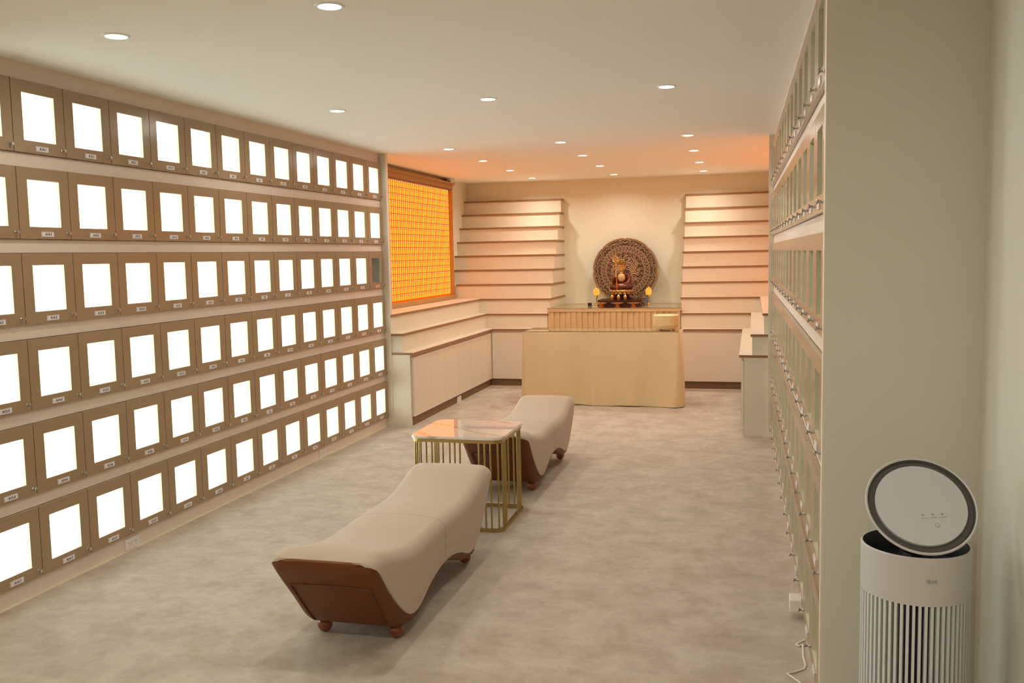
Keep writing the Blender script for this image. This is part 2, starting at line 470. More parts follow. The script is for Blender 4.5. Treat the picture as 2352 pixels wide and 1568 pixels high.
for r in range(6):
    for c, cn in enumerate(COLS):
        num = 'A%d-%d' % (cn, ROWN[r])
        dark = (cn == 1 and ROWN[r] == 3)
        if dark: lab = 'brown locker with unlit grey pane and orange name card, third row, beside end post'
        else: lab = 'brown locker with glowing white window numbered %s, %s row of left wall' % (num, ROWW[r])
        locker(LM, (-3.10, Y0L+PL*(c-1), ROWZ[r]), PI/2, lab, 'lit lockers of the left wall', not dark, num, dark)
PR = ln/14.0
RM = locker_meshes(PR, M_liner_off)
RM['off'] = RM['off'].copy(); RM['off'].materials[0] = M_liner_off
for r in range(6):
    for c in range(14):
        x, y, z = rw(PR*c, 0, ROWZ[r])
        lab = 'unlit brown locker of right wall, %s row, %s from the near end' % (ROWW[r], ordinal(13-c))
        locker(RM, (x, y, z), ANG_R, lab, 'unlit lockers of the right wall', False)

# ------------------------------------------------------------------ tiered stands of the alcove
ZK = [.654+.1662*(9-k) for k in range(10)]
YK = [11.135-.1085*k for k in range(10)]
OV = .012; ST = .020
def stand(side):
    if side == 'left':
        xw, xn, noses, lab = XL, -2.225, {9: -2.85, 8: -2.945, 7: -3.045}, 'cream stepped display stand with brown edges, left of the altar niche'
        sg = 1
    else:
        xw, xn, noses, lab = XR, -.765, {9: -.10, 8: -.012, 7: .08}, 'cream stepped display stand with brown edges, right of the altar niche'
        sg = -1
    t = thing('display_stand', lab, 'display stand', ((xw+xn)/2, 10.7, .634), 0, 'stepped display stands')
    for k in range(10):
        for part, ov, z0, z1 in (('shelf_board', 0, ZK[k]-ST, ZK[k]), ('riser', OV, (ZK[k+1] if k < 9 else None), ZK[k]-ST)):
            if z0 is None: continue
            y = YK[k]+ov; xe = xn-sg*ov; ye = YP+.003+ov
            if side == 'right': ye += .012
            if k in noses:
                xa = noses[k]-sg*ov
                xq = xw if side == 'left' else xw
                poly = [(xq, ye), (xa, ye), (xa, y), (xe, y), (xe, YB), (xw, YB)]
                if part == 'riser' and side == 'left': pass
            else:
                poly = [(xw, y), (xe, y), (xe, YB), (xw, YB)]
            if sg < 0: poly = poly[::-1]
            if part == 'shelf_board': MB().prism(poly, z0, z1, 0, 1, 1).build('shelf_board', [M_cream, M_nose], t)
            else: MB().prism(poly, z0, z1).build('riser', M_cream, t)
    return t
stand('left'); stand('right')
def cabinet(name, label, body, toe, doors, ends=()):
    x0, x1, y0, y1 = body
    t = thing('base_cabinet', label, 'cabinet', ((x0+x1)/2, (y0+y1)/2, 0), 0, 'base cabinets under the stepped stands')
    MB().box(x0, x1, y0, y1, .09, .634).build('cabinet_body', M_cream, t)
    a, b, c, d = toe; MB().box(a, b, c, d, 0, .09).build('kick_board', M_toe, t)
    for (a, b, c, d) in doors:
        MB().box(a, b, c, d, .088, .608).build('door', M_cream, t)
    for (a, b, c, d) in ends:
        MB().box(a, b, c, d, 0, .634).build('end_panel', M_cream, t)
    return t
seams = [7.632, 8.082, 8.49, 8.923, 9.345, 9.768, 10.155]
cabinet('l', 'long cream base cabinet with five flush doors along the left alcove wall',
        (XL, -2.886, YP+.03, YB), (XL, -2.89, YP+.03, YB), [(-2.885, -2.865, a+.0012, b-.0012) for a, b in zip(seams, seams[1:])], [(XL, -2.888, YP+.006, YP+.029)])
cabinet('bl', 'cream base cabinet with one plain door left of the tablecloth',
        (-2.884, -2.237, 10.18, YB), (-2.884, -2.237, 10.186, YB), [(-2.858, -2.24, 10.16, 10.179)])
cabinet('br', 'cream base cabinet with one plain door right of the tablecloth',
        (-.753, -.066, 10.18, YB), (-.753, -.066, 10.186, YB), [(-.75, -.084, 10.16, 10.179)])
cabinet('r', 'cream base cabinet with a plain end panel beside the right locker wall',
        (-.064, XR, YP+.045, YB), (-.06, XR, YP+.045, YB), [(-.0842, -.0645, YP+.03, 8.6), (-.0842, -.0645, 8.603, 9.4), (-.0842, -.0645, 9.403, 10.155)], [(-.062, XR, YP+.02, YP+.044)])
struct('trim_20', MB().box(-2.889, -2.882, YP+.01, 10.18, 0, .005).box(-2.882, -2.24, 10.178, 10.185, 0, .005), M_caulk)
struct('trim_21', MB().box(-.75, -.07, 10.178, 10.185, 0, .005), M_caulk)

# ------------------------------------------------------------------ amber lamp walls
def lamp_wall(side, label):
    sg = 1 if side == 'left' else -1
    xw = XL if sg > 0 else XR
    X = lambda d: xw + sg*d                    # d metres out of the wall
    y0, y1 = 7.72, 10.45; z0, z1 = .9898, 2.33
    t = thing('lamp_wall', label, 'lamp wall', (X(.03), (y0+y1)/2, z0), 0, 'amber lamp walls')
    def bx(d0, d1, a, b, c, d): 
        xa, xb = sorted((X(d0), X(d1))); return MB().box(xa, xb, a, b, c, d)
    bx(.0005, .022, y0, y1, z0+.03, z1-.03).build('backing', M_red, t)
    bx(.0005, .085, y0-.01, y1+.02, z0, z0+.045).build('base_moulding', M_oak, t)
    mb = bx(.0005, .075, y0-.01, y1+.02, z1-.075, z1-.03)
    for (d, a, b) in ((.085, z1-.03, z1-.018), (.098, z1-.018, z1)):
        xa, xb = sorted((X(.0005), X(d))); mb.box(xa, xb, y0-.02, y1+.03, a, b)
    mb.build('crown_moulding', M_oak, t)
    bx(.0225, .072, y0+.012, y1-.012, z1-.085, z1-.0755).build('crown_shadow_strip', M_toe, t)  # dark strip put in for the shadow line under the crown
    bx(.0005, .070, y1-.012, y1+.012, z0+.045, z1-.075).build('frame_stile', M_oak, t)
    bx(.0005, .070, y0-.008, y0+.012, z0+.045, z1-.075).build('frame_stile', M_oak, t)
    rows = 18; zt, zb = z1-.087, z0+.052; ph = (zt-zb)/rows
    ncol = 48; pw = (y1-.016-(y0+.016))/ncol
    r = pw*.36
    def one(mb, cx, cy, cz, mi=0):
        k = len(mb.v)
        mb.lathe([(r*.9, 0), (r, ph*.05), (r, ph*.62), (r*.85, ph*.72), (r*.4, ph*.78), (0, ph*.79)], 10, (0, cy, cz), mi)
        mb.v[k:] = [(x*.30+cx, y, z) for x, y, z in mb.v[k:]]
    FL = .30                                   # the lamps are shallow reliefs
    mb = MB(); one(mb, 0, 0, 0); tube = mb.mesh('lamp_tube', M_tube, 60)
    bead = MB().sphere((0, 0, 0), r*.30, 6, 4).mesh('lamp_bead', M_bead, True)
    spots = [(i, j) for j in range(ncol) for i in range(rows)]
    pos = lambda i, j: (X(.022+r*.30), y0+.016+pw*(j+.5), zt-ph*(i+1)+ph*.1)
    vis = []
    if sg > 0:
        j0 = 13
        vis = [(i, j) for (i, j) in spots if j >= j0][:300]
    vs = set(vis); b = base_of(t)
    for (i, j) in vis:
        o = put('lamp_tube', tube, t, Vector(pos(i, j))-b)
        p = put('lamp_bead', bead, o, Vector((sg*r*.1, 0, ph*.81)))
    mb = MB()
    for (i, j) in spots:
        if (i, j) in vs: continue
        x, y, z = pos(i, j); one(mb, x, y, z)
        mb.sphere((x+sg*r*.1, y, z+ph*.81), r*.30, 5, 3, 1)
    o = mb.build('lamp_tubes', [M_tube, M_bead], t, 60); o['kind'] = 'stuff'
    return t
lamp_wall('left', 'oak framed wall of small glowing amber lamps on the left stepped stand')
lamp_wall('right', 'oak framed wall of glowing amber lamps hidden behind the right locker post')
b = MB().box(-3.44, -3.37, 10.20, 10.36, 2.3305, 2.352).tube([(-3.40, 10.18, 2.336), (-3.38, 10.24, 2.35), (-3.40, 10.30, 2.36), (-3.41, 10.36, 2.345), (-3.40, 10.40, 2.336)], .004, 6)  # black box stands in for the shadow below the ceiling, plus a loose wire
tag(b.build('gap_shadow_box', M_black, origin=Vector((-3.4, 10.28, 2.3305))), 'black box standing for the shadowed gap above the oak lamp wall frame, with a wire', 'shadow stand-in')
sw = thing('light_switch', 'small white switch plate on the wall end beside the lamp wall', 'switch', (-3.455, 10.472, 1.13))
MB().box(-3.4545, -3.372, 10.471, 10.478, 1.13, 1.205).build('switch_plate', M_whitepl, sw)
MB().box(-3.40, -3.378, 10.4695, 10.471, 1.155, 1.18).build('rocker', M_trimring, sw)

# ------------------------------------------------------------------ downlights
lens_me = MB().lathe([(0, -.0015), (.040, -.0015), (.040, 0), (0, 0)], 28, cap=False).mesh('lens', M_lens, True)
ring_me = MB().lathe([(.040, 0), (.042, -.005), (.050, -.004), (.054, 0), (.040, 0)], 32, cap=False).mesh('trim_ring', M_trimring, True)
def downlight(x, y, label, group='recessed ceiling downlights', k=1.0):
    t = thing('ceiling_downlight', label, 'downlight', (x, y, ZC), 0, group)
    put('lens', lens_me, t, (0, 0, -.0005)); put('trim_ring', ring_me, t, (0, 0, 0))
    ld = bpy.data.lights.new('lamp_light', 'AREA'); ld.shape = 'DISK'; ld.size = .075; ld.energy = LAMP_W*k*(1.07 if y > 8 else 1.0); ld.color = LAMP_COL; ld.spread = math.radians(150 if y > 8 else 172)
    lo = put('lamp_light', ld, t, (0, 0, -.008))
    return t
GRID = [
 (-1.448, 3.126, 'middle row, nearest'), (-2.424, 3.263, 'left row, nearest'),
 (-2.428, 5.30, 'left row, second'), (-1.461, 5.22, 'middle row, second'), (-.452, 5.183, 'right row, nearest'),
 (-2.447, 7.50, 'left row, third'), (-1.483, 7.42, 'middle row, third'), (-.483, 7.38, 'right row, second'),
 (-2.459, 8.56, 'left row, fourth'), (-1.495, 8.48, 'middle row, fourth'), (-.504, 8.50, 'right row, third'),
 (-2.477, 9.65, 'left row, fifth'), (-1.507, 9.56, 'middle row, fifth'), (-.520, 9.63, 'right row, fourth'),
 (-2.484, 10.70, 'left row, last'), (-1.526, 10.68, 'middle row, last'), (-.530, 10.69, 'right row, last')]
for x, y, s in GRID:
    downlight(x, y, 'round recessed ceiling downlight, %s from the camera' % s if 'last' not in s else 'round recessed ceiling downlight, %s before the back wall' % s)
for i, (x, y) in enumerate([(-.44, 3.15), (-2.42, 1.05), (-1.44, 1.05), (-.44, 1.05), (-2.42, -1.05), (-1.44, -1.05), (-.44, -1.05)]):  # unseen lamps added; rows around and behind the camera run brighter as fill
    downlight(x, y, 'round recessed ceiling downlight out of view, %s' % ['above the right lockers', 'left, just behind the camera', 'middle, just behind the camera', 'right, just behind the camera', 'left, by the rear wall', 'middle, by the rear wall', 'right, by the rear wall'][i], 'downlights behind the camera', 1.8 if y < 2 else 1.0)

# ------------------------------------------------------------------ benches
TOP = [(0, .350), (.15, .349), (.3, .347), (.43, .360), (.56, .388), (.65, .413), (.70, .421), (.745, .417), (.785, .40)]
FAB = [(0, .166), (.108, .157), (.22, .13), (.30, .10), (.36, .086), (.42, .089), (.466, .105), (.53, .15), (.60, .211), (.70, .318), (.75, .372), (.785, .397)]
BOT = [(0, .146), (.06, .143), (.15, .115), (.25, .082), (.35, .061), (.43, .055), (.48, .058), (.52, .070), (.55, .092), (.58, .124), (.62, .175), (.70, .276), (.76, .350), (.785, .384)]
HWID = .212
def plan(a, w, r=.045):
    q = a-(.786-r)
    return w if q <= 0 else w-r+math.sqrt(max(0, r*r-q*q))*.75+r*.25
def bench(yc, label, seam=True):
    t = thing('bench', label, 'bench', (-1.50, yc, 0), 0, 'beige and leather benches')
    S = [-.785 + 1.57*i/96 for i in range(97)]
    def section(d, top, bot, hw, rr):
        h = max(.002, top-bot); r = rr
        crown = .012*min(1, h/.2)
        a0 = 0.0 if h >= r else math.asin(max(0, min(1, 1-h/r)))   # where the rounded edge meets the hem
        zs = max(bot, top-r)
        pts = []
        nside = 5; narc = 7; ntop = 10
        for i in range(nside): pts.append((-hw+r-r*math.cos(a0), bot+(zs-bot)*i/nside))
        for i in range(narc):
            a = a0+(PI/2-a0)*i/narc; pts.append((-hw+r-r*math.cos(a), top-r+r*math.sin(a)))
        for i in range(ntop+1):
            x = -(hw-r) + 2*(hw-r)*i/ntop; pts.append((x, top+crown*(1-(x/(hw-r))**2)))
        for i in range(1, narc+1):
            a = a0+(PI/2-a0)*(1-i/narc); pts.append((hw-r+r*math.cos(a), top-r+r*math.sin(a)))
        for i in range(1, nside+1): pts.append((hw-r+r*math.cos(a0), zs+(bot-zs)*i/nside))
        return pts
    rows = []; inner = []
    for d in [x*.774/.785 for x in S]:
        a = abs(d); tp, bt = smooth_tab(TOP, a), smooth_tab(FAB, a)
        hw = plan(a, HWID)
        sec = section(d, tp, bt, hw, .055)
        rows.append([(x, d, z) for x, z in sec])
        sec2 = section(d, tp-.008, min(bt, tp-.010), hw-.007, .048)
        inner.append([(x, d, z) for x, z in sec2])
    mb = MB(); n = len(rows[0])
    mb.grid(rows); o1 = 0; o2 = len(mb.v); mb.grid([r[::-1] for r in inner])
    m = len(rows)
    for i in range(m-1):                         # close the hems
        for k in (0, n-1):
            a = i*n+k; b = (i+1)*n+k; kk = n-1-k
            c = o2+(i+1)*n+kk; d = o2+i*n+kk
            mb.f.append((a, b, c, d)); mb.m.append(0)
    for i in (0, m-1):
        for k in range(n-1):
            a = i*n+k; b = i*n+k+1; c = o2+i*n+(n-2-k); d = o2+i*n+(n-1-k)
            mb.f.append((a, b, c, d)); mb.m.append(0)
    cover = mb.build('seat_cover', M_fabric, t, 60, world=False)
    # leather base
    rows = []
    for d in S:
        a = abs(d); tp, bt = smooth_tab(TOP, a)-.014+.0155*min(1, max(0, (a-.758)/.016)), smooth_tab(BOT, a)
        hw = plan(a, HWID-.004)
        hh = smooth_tab(TOP, a)-smooth_tab(FAB, a)
        if hh < .055: hw = min(hw, plan(a, HWID)-.055+.055*math.cos(math.asin(max(0, min(1, 1-max(.002, hh)/.055))))+.0005)
        tp = max(tp, bt+.002); ft = max(bt+.001, min(tp, smooth_tab(FAB, a)+.012*max(0, min(1, (.70-a)/.06))))
        e = min(.012, (ft-bt)*.4)
        hi = hw-.012
        tk = min(1, max(0, (a-.38)/.17)); tb_ = min(.034, (ft-bt)*.45)*tk*tk*(3-2*tk)
        rows.append([(-hw+tb_+e, d, bt), (-hw+tb_*.75, d, bt+e), (-hw, d, ft), (-hi+.002, d, ft+.0005), (-hi+.05, d, tp), (hi-.05, d, tp), (hi-.002, d, ft+.0005), (hw, d, ft), (hw-tb_*.75, d, bt+e), (hw-tb_-e, d, bt)])
    mb = MB().grid(rows, True)
    k = len(rows[0]); mb.f.append(tuple(range(k))); mb.m.append(0); o = (len(rows)-1)*k; mb.f.append(tuple(o+i for i in reversed(range(k)))); mb.m.append(0)
    body = mb.build('leather_base', M_leather, t, 50, world=False)
    # piping on both end panels
    for sgn in (-1, 1):
        pts = []
        def endp(x, a): return (x, sgn*(a+.0015), smooth_tab(BOT, a)-.001)
        for a in [.54+.0135*i for i in range(13)]: pts.append(endp(-.150-.012*(a-.54)/.16, a))
        for i in range(1, 12): pts.append(endp(-.162+.324*i/12, .705+.005*math.sin(PI*i/12)))
        for a in [.54+.0135*i for i in range(12, -1, -1)]: pts.append(endp(.150+.012*(a-.54)/.16, a))
        MB().tube(pts, .0028, 6).build('piping', M_leather_seam, body, True, world=False)
    if seam:
        sec = section(0, TOP[0][1], FAB[0][1], HWID, .055)
        MB().tube([(x*1.001, 0, z+.0001) for x, z in sec], .0008, 5).build('seam', M_fabric_seam, cover, True, world=False)
    for sx in (-1, 1):
        for sy in (-1, 1):
            MB().sphere((sx*.152, sy*.452, .0300), .0300, 20, 12).build('foot', M_foot, t, True, world=False)
    return t
bench(3.765, 'beige wavy bench with cognac leather base and ball feet, in front of the small table')
bench(6.10, 'beige wavy bench with cognac leather base, behind the small table toward the altar')

# ------------------------------------------------------------------ side table
def rrect(x0, x1, y0, y1, r, n=8):
    P = []
    for cx, cy, a0 in ((x1-r, y0+r, -PI/2), (x1-r, y1-r, 0), (x0+r, y1-r, PI/2), (x0+r, y0+r, PI)):
        for i in range(n+1):
            a = a0+PI/2*i/n; P.append((cx+r*math.cos(a), cy+r*math.sin(a)))
    return P
tb = thing('side_table', 'small square side table with white marble top on gold rods, between the benches', 'side table', (-1.55, 4.97, 0))
TX0, TX1, TY0, TY1, TZ = -1.812, -1.288, 4.715, 5.235, .515
mb = MB(); P = rrect(TX0, TX1, TY0, TY1, .06); Q = rrect(TX0+.002, TX1-.002, TY0+.002, TY1-.002, .058)
mb.prism(P, TZ-.012, TZ-.002); mb.build('table_top', M_marble, tb); tb.children[0].data.materials[0] = M_marble
MB().prism(Q, TZ-.0018, TZ).build('polished_face', M_marble, tb.children[0])
def ring(z0, z1, ins, wd):
    A = rrect(TX0+ins, TX1-ins, TY0+ins, TY1-ins, .055); B = rrect(TX0+ins+wd, TX1-ins-wd, TY0+ins+wd, TY1-ins-wd, .055-wd*.8)
    mb = MB(); n = len(A)
    mb.grid([[(x, y, z0) for x, y in A], [(x, y, z1) for x, y in A], [(x, y, z1) for x, y in B], [(x, y, z0) for x, y in B], [(x, y, z0) for x, y in A]], True)
    return mb
ring(TZ-.032, TZ-.012, .006, .016).build('top_ring', M_gold, tb, 40)
ring(0, .018, .002, .018).build('base_ring', M_gold, tb, 40)
ins = .013; rod = MB().lathe([(.0052, .018), (.0052, TZ-.032)], 10).mesh('rod', M_gold, True)
r0 = .052
for sx in (0, 1):
    for sy in (0, 1):
        X = (TX0+ins) if sx == 0 else (TX1-ins); dx = 1 if sx == 0 else -1
        Y = (TY0+ins) if sy == 0 else (TY1-ins); dy = 1 if sy == 0 else -1
        spots = [(X+dx*(r0+.032*k), Y) for k in range(3)] + [(X, Y+dy*(r0+.032*k)) for k in range(3)] + [(X+dx*r0*(1-math.cos(PI/4)), Y+dy*r0*(1-math.sin(PI/4)))]
        for (x, y) in spots:
            put('rod', rod, tb, (x+1.55, y-4.97, 0))

# ------------------------------------------------------------------ front offering table
FX0, FX1, FY0, FY1, FZ = -2.205, -.668, 8.95, 9.45, .722
ft = thing('offering_table', 'long table under a floor-length yellow tablecloth with glass top', 'table', ((FX0+FX1)/2, 9.2, 0))
mb = MB(); mb.box(FX0+.02, FX1-.02, FY0+.02, FY1-.02, FZ-.03, FZ-.004)
mb.build('table_board', M_oak, ft)
for x in (FX0+.05, FX1-.05):
    for y in (FY0+.05, FY1-.05): MB().box(x-.02, x+.02, y-.02, y+.02, 0, FZ-.031).build('leg', M_oak, ft)
P = rrect(FX0, FX1, FY0, FY1, .02, 4)
def resample(P, n):
    L = [0]; N = len(P)
    for i in range(N): L.append(L[-1]+math.hypot(P[(i+1) % N][0]-P[i][0], P[(i+1) % N][1]-P[i][1]))
    out = []
    for k in range(n):
        s = L[-1]*k/n; i = max(j for j in range(N) if L[j] <= s); t = (s-L[i])/max(1e-9, L[i+1]-L[i])
        a, b = P[i], P[(i+1) % N]; out.append((a[0]+(b[0]-a[0])*t, a[1]+(b[1]-a[1])*t, s))
    return out
RP = resample(P, 300); cx, cy = (FX0+FX1)/2, (FY0+FY1)/2
rows = []
for k in range(15):
    v = k/14.0; z = FZ-.0015 + (.008-FZ)*v
    row = []
    for (x, y, s) in RP:
        nx, ny = (x-cx)/((FX1-FX0)/2), (y-cy)/((FY1-FY0)/2)
        if abs(nx) > abs(ny): N = (math.copysign(1, nx), 0)
        else: N = (0, math.copysign(1, ny))
        a = v**.8*(.022+.014*math.sin(s*3.1+1) + .013*math.sin(s*9.3+v*1.2) + .009*math.sin(s*17+2+v) + .004*math.sin(s*31+3*v))
        row.append((x+N[0]*a, y+N[1]*a, z + (.003*math.sin(s*11) if k == 14 else 0)))
    rows.append(row)
mb = MB().grid(rows, True); mb.f.append(tuple(range(len(RP)))); mb.m.append(0)
cl = mb.build('tablecloth', M_cloth, None, 60, origin=Vector((cx, cy, 0)))
tag(cl, 'plain yellow tablecloth hanging to the floor over the front table', 'tablecloth')
gt = MB().box(FX0+.006, FX1-.006, FY0+.004, FY1-.004, FZ, FZ+.005).build('glass_sheet', M_glass_top, None, origin=Vector((cx, cy, FZ)))
tag(gt, 'clear glass sheet covering the front yellow tablecloth', 'glass sheet')
MB().box(FX0+.006, FX1-.006, FY0+.0028, FY0+.0039, FZ, FZ+.005).build('glass_edge', M_glass_edge, gt)

# wicker basket
bk = thing('basket', 'round pale woven basket with a lid on the front glass table', 'basket', (-.818, 9.20, FZ+.005))
z0 = FZ+.005
prof = [(.0, .012), (.095, .012), (.108, .018)]
for i in range(9): 
    zz = .020+.009*i; rr = .112+.010*min(1, i/3.0)
    prof += [(rr+.0012, zz+.0015), (rr+.0022, zz+.004), (rr+.0008, zz+.0065), (rr-.0025, zz+.0085)]
mb = MB().lathe([(r, z+z0) for r, z in prof]+[(.10, z0+.099), (0, z0+.099)], 40, (-.818, 9.20, 0)); mb.build('basket_body', M_wicker, bk, 50)
prof = [(.119, .1005)]
for i in range(5):
    zz = .101+.0085*i; prof += [(.1235, zz+.001), (.1245, zz+.005), (.1215, zz+.008)]
prof += [(.118, .146), (.05, .149), (0, .1495)]
lid = MB().lathe([(r, z+z0) for r, z in prof], 40, (-.818, 9.20, 0)).build('lid', M_wicker, bk, 50)
for i in range(36):                              # vertical stakes of the weave
    a = 2*PI*i/36; x, y = -.818+.1235*math.cos(a), 9.20+.1235*math.sin(a)
    MB().tube([(-.818+.1135*math.cos(a), 9.20+.1135*math.sin(a), z0+.02), (x, y, z0+.05), (x, y, z0+.098)], .0012, 4).build('stake', M_wicker, bk.children[0])
for a in (.6, 2.2, 3.9, 5.4):
    MB().lathe([(.010, z0), (.012, z0+.012)], 10, (-.818+.085*math.cos(a), 9.20+.085*math.sin(a), 0)).build('foot', M_wicker, bk)

# ------------------------------------------------------------------ altar
AX0, AX1, AY0, AY1, AZ = -2.236, -.757, 10.275, 11.268, .872
at = thing('altar_table', 'altar table in the niche behind a pleated golden skirt', 'table', ((AX0+AX1)/2, 10.8, 0))
MB().box(AX0+.02, AX1-.02, AY0+.03, AY1, AZ-.03, AZ-.003).build('table_board', M_oak, at)
for x in (AX0+.06, AX1-.06):
    for y in (AY0+.08, AY1-.06): MB().box(x-.025, x+.025, y-.025, y+.025, 0, AZ-.031).build('leg', M_oak, at)
sk = thing('altar_skirt', 'golden pleated cloth skirt hanging from the altar edge', 'cloth', ((AX0+AX1)/2, AY0, .05))
npl = 23; wpl = (AX1-AX0-.01)/npl
for i in range(npl):
    xa = AX0+.005+wpl*i; j = random.uniform(-.004, .004); tw = random.uniform(-.006, .008)
    fl = random.random() < .25
    rows = []
    for k in range(9):
        z = AZ-.03 - (AZ-.08)*k/8.0; b = .006*math.sin(k*.9+i) + j*k/8
        xb = xa + tw*k/8
        # flat front panel folding back under the next pleat
        ov = .012 + (.01*math.sin(k*1.3) if fl else 0)
        rows.append([(xb-.004, AY0+.020, z), (xb, AY0+.004+b*.3, z), (xb+wpl*.3, AY0-.002+b, z), (xb+wpl*.72, AY0-.008+b*.6, z), (xb+wpl*.98, AY0-.012+b*.3, z), (xb+wpl+ov*.3, AY0-.006, z), (xb+wpl-.004, AY0+.010, z), (xb+wpl-.012, AY0+.022, z)])
    mb = MB().grid(rows); n = len(rows[0])
    mb.build('pleat', M_pleat, sk, 50)
mb = MB(); P = rrect(AX0, AX1, AY0-.016, AY1, .03, 5)
mb.prism(P, AZ-.034, AZ); mb.build('top_cloth', M_pleat, sk, 40)
MB().tube([(AX0+.02, AY0-.016, AZ-.004), (AX1-.02, AY0-.016, AZ-.004)], .004, 6).build('hem', M_cloth, sk, True)
ag = MB().box(AX0+.002, AX1-.002, AY0-.010, AY1-.003, AZ, AZ+.006).build('glass_sheet', M_glass_top, None, origin=Vector((-1.48, 10.7, AZ)))
tag(ag, 'clear glass sheet on the altar top in the niche', 'glass sheet')
MB().box(AX0+.002, AX1-.002, AY0-.0112, AY0-.0101, AZ, AZ+.006).build('glass_edge', M_glass_edge, ag)
Z0 = AZ+.006

# carved halo
HX, HY, HZ, HR = -1.466, 11.16, Z0+.392, .392
def hp(r, a, d): return (HX+r*math.sin(a), HY-d, HZ+r*math.cos(a))
def lob(a): return HR*(1-.020*abs(math.cos(4*a))**60 + .0*math.sin(a))
halo = thing('carved_halo', 'large round carved wooden halo screen behind the seated statue', 'carved screen', (HX, HY, Z0))
n = 192; mb = MB()
Pz = [hp(lob(2*PI*i/n), 2*PI*i/n, 0) for i in range(n)]; Pf = [hp(lob(2*PI*i/n), 2*PI*i/n, .022) for i in range(n)]
mb.add(Pz+Pf, [tuple(range(n)), tuple(range(2*n-1, n-1, -1))] + [(i, (i+1) % n, n+(i+1) % n, n+i) for i in range(n)])
mb.build('backboard', M_halo_d, halo)
def ringpart(r, rad, d=.024, wob=False):
    pts = [hp((lob(2*PI*i/n)-(HR-r)) if wob else r, 2*PI*i/n, d) for i in range(n)]
    MB().tube(pts, rad, 6, True).build('rim', M_halo, halo, True)
ringpart(HR-.008, .008, .026, True); ringpart(HR-.024, .0045, .026, True)
ringpart(.288, .0055); ringpart(.276, .003); ringpart(.232, .0055); ringpart(.222, .003)
# meander blocks of the fret band
NF = 40
for i in range(NF):
    a = 2*PI*i/NF; mb = MB()
    def blk(r0, r1, da, db, d=.031):
        vs = []
        for dd in (.020, d):
            for rr, aa in ((r0, a+da), (r1, a+da), (r1, a+db), (r0, a+db)): vs.append(hp(rr, aa, dd))
        mb.add(vs, [(0,1,2,3), (7,6,5,4), (0,4,5,1), (1,5,6,2), (2,6,7,3), (3,7,4,0)])
    u = 2*PI/NF; k = 1 if i % 2 else -1
    A = lambda r: .254 + k*(r-.254)
    def arm(r0, r1, da, db): blk(*sorted((A(r0), A(r1))), *sorted((k*da, k*db)))
    arm(.237, .271, -.11*u, .11*u); arm(.262, .271, .11*u, .44*u); arm(.248, .262, .30*u, .44*u); arm(.237, .245, -.11*u, -.44*u); arm(.245, .258, -.44*u, -.30*u)
    mb.build('fret_block', M_halo, halo)
def spiral(c, r, turns, a0, sgn, rad, d=.028, name='scroll'):
    pts = []; N = int(14*turns)+6
    for i in range(N+1):
        t = i/N; rr = r*(1-t*.88); an = a0+sgn*2*PI*turns*t
        pts.append((c[0]+rr*math.cos(an), c[1]-d+HY*0, c[2]+rr*math.sin(an)))
    return MB().tube(pts, [rad*(1-.45*i/N) for i in range(N+1)], 6)
for i in range(8):
    a = 2*PI*i/8
    for sgn in (-1, 1):
        c = hp(.340, a+sgn*.135, 0); spiral(c, .026, 1.6, PI/2-a+sgn*.4, -sgn, .0050).build('scroll', M_halo, halo, True)
        c = hp(.336, a+sgn*.285, 0); spiral(c, .019, 1.4, -a, sgn, .0042).build('scroll', M_halo, halo, True)
        c = hp(.312, a+sgn*.21, 0); spiral(c, .012, 1.2, a, sgn, .0036).build('scroll', M_halo, halo, True)
        c = hp(.309, a+sgn*.34, 0); spiral(c, .011, 1.2, a+2, -sgn, .0034).build('scroll', M_halo, halo, True)
    # crescent under each lobe
    c = hp(.352, a, 0)
    pts = [(c[0]+.024*math.cos(PI/2-a+PI+u*.11), c[1]-.028, c[2]+.024*math.sin(PI/2-a+PI+u*.11)) for u in range(-12, 13)]
    MB().tube(pts, .0055, 6).build('crescent', M_halo, halo, True)
    c = hp(.336, a+PI/8, -.0); 
    mb = MB()
    for q in range(5): mb.sphere((c[0]+.010*math.cos(q*2*PI/5), c[1]-.027, c[2]+.010*math.sin(q*2*PI/5)), (.0065, .005, .0065), 8, 5)
    mb.sphere((c[0], c[1]-.030, c[2]), .0045, 8, 5); mb.build('rosette', M_halo, halo, True)
for i in range(22):                               # cloud border inside the fret
    a = 2*PI*i/22; c = hp(.198, a, 0)
    spiral(c, .020, 1.2, PI/2-a, -1, .0042, .027).build('cloud_curl', M_halo, halo, True)
# flowing scrolls of the middle
for (cx_, cz_, r, tn, a0, sg, rad) in [(.035, .045, .050, 1.8, 2.2, -1, .008), (.10, -.08, .048, 1.8, .6, 1, .008), (.09, .01, .034, 1.6, 2.8, 1, .007),
        (-.085, -.03, .042, 1.7, .2, 1, .008), (-.04, .10, .040, 1.6, 3.0, -1, .008), (.145, -.01, .026, 1.5, 1.0, -1, .006), (.02, .135, .045, 1.4, 1.2, 1, .008),
        (-.12, .05, .03, 1.5, 1.6, -1, .006), (.13, .08, .028, 1.4, 2.0, -1, .006), (-.13, -.10, .03, 1.5, 2.0, 1, .006), (.15, -.11, .024, 1.4, 0, 1, .005)]:
    spiral((HX+cx_, HY, HZ+cz_), r, tn, a0, sg, rad, .028).build('scroll', M_halo, halo, True)
for ri, (rr_, nn_, sz) in enumerate([(.158, 17, .021), (.112, 12, .023), (.066, 7, .024)]):   # carved curls filling the middle
    for i in range(nn_):
        a = 2*PI*(i+.5*(ri % 2))/nn_
        spiral(hp(rr_, a, 0), sz, 1.5, PI/2-a+(i % 3), 1 if i % 2 else -1, .0056, .0255).build('scroll', M_halo, halo, True)
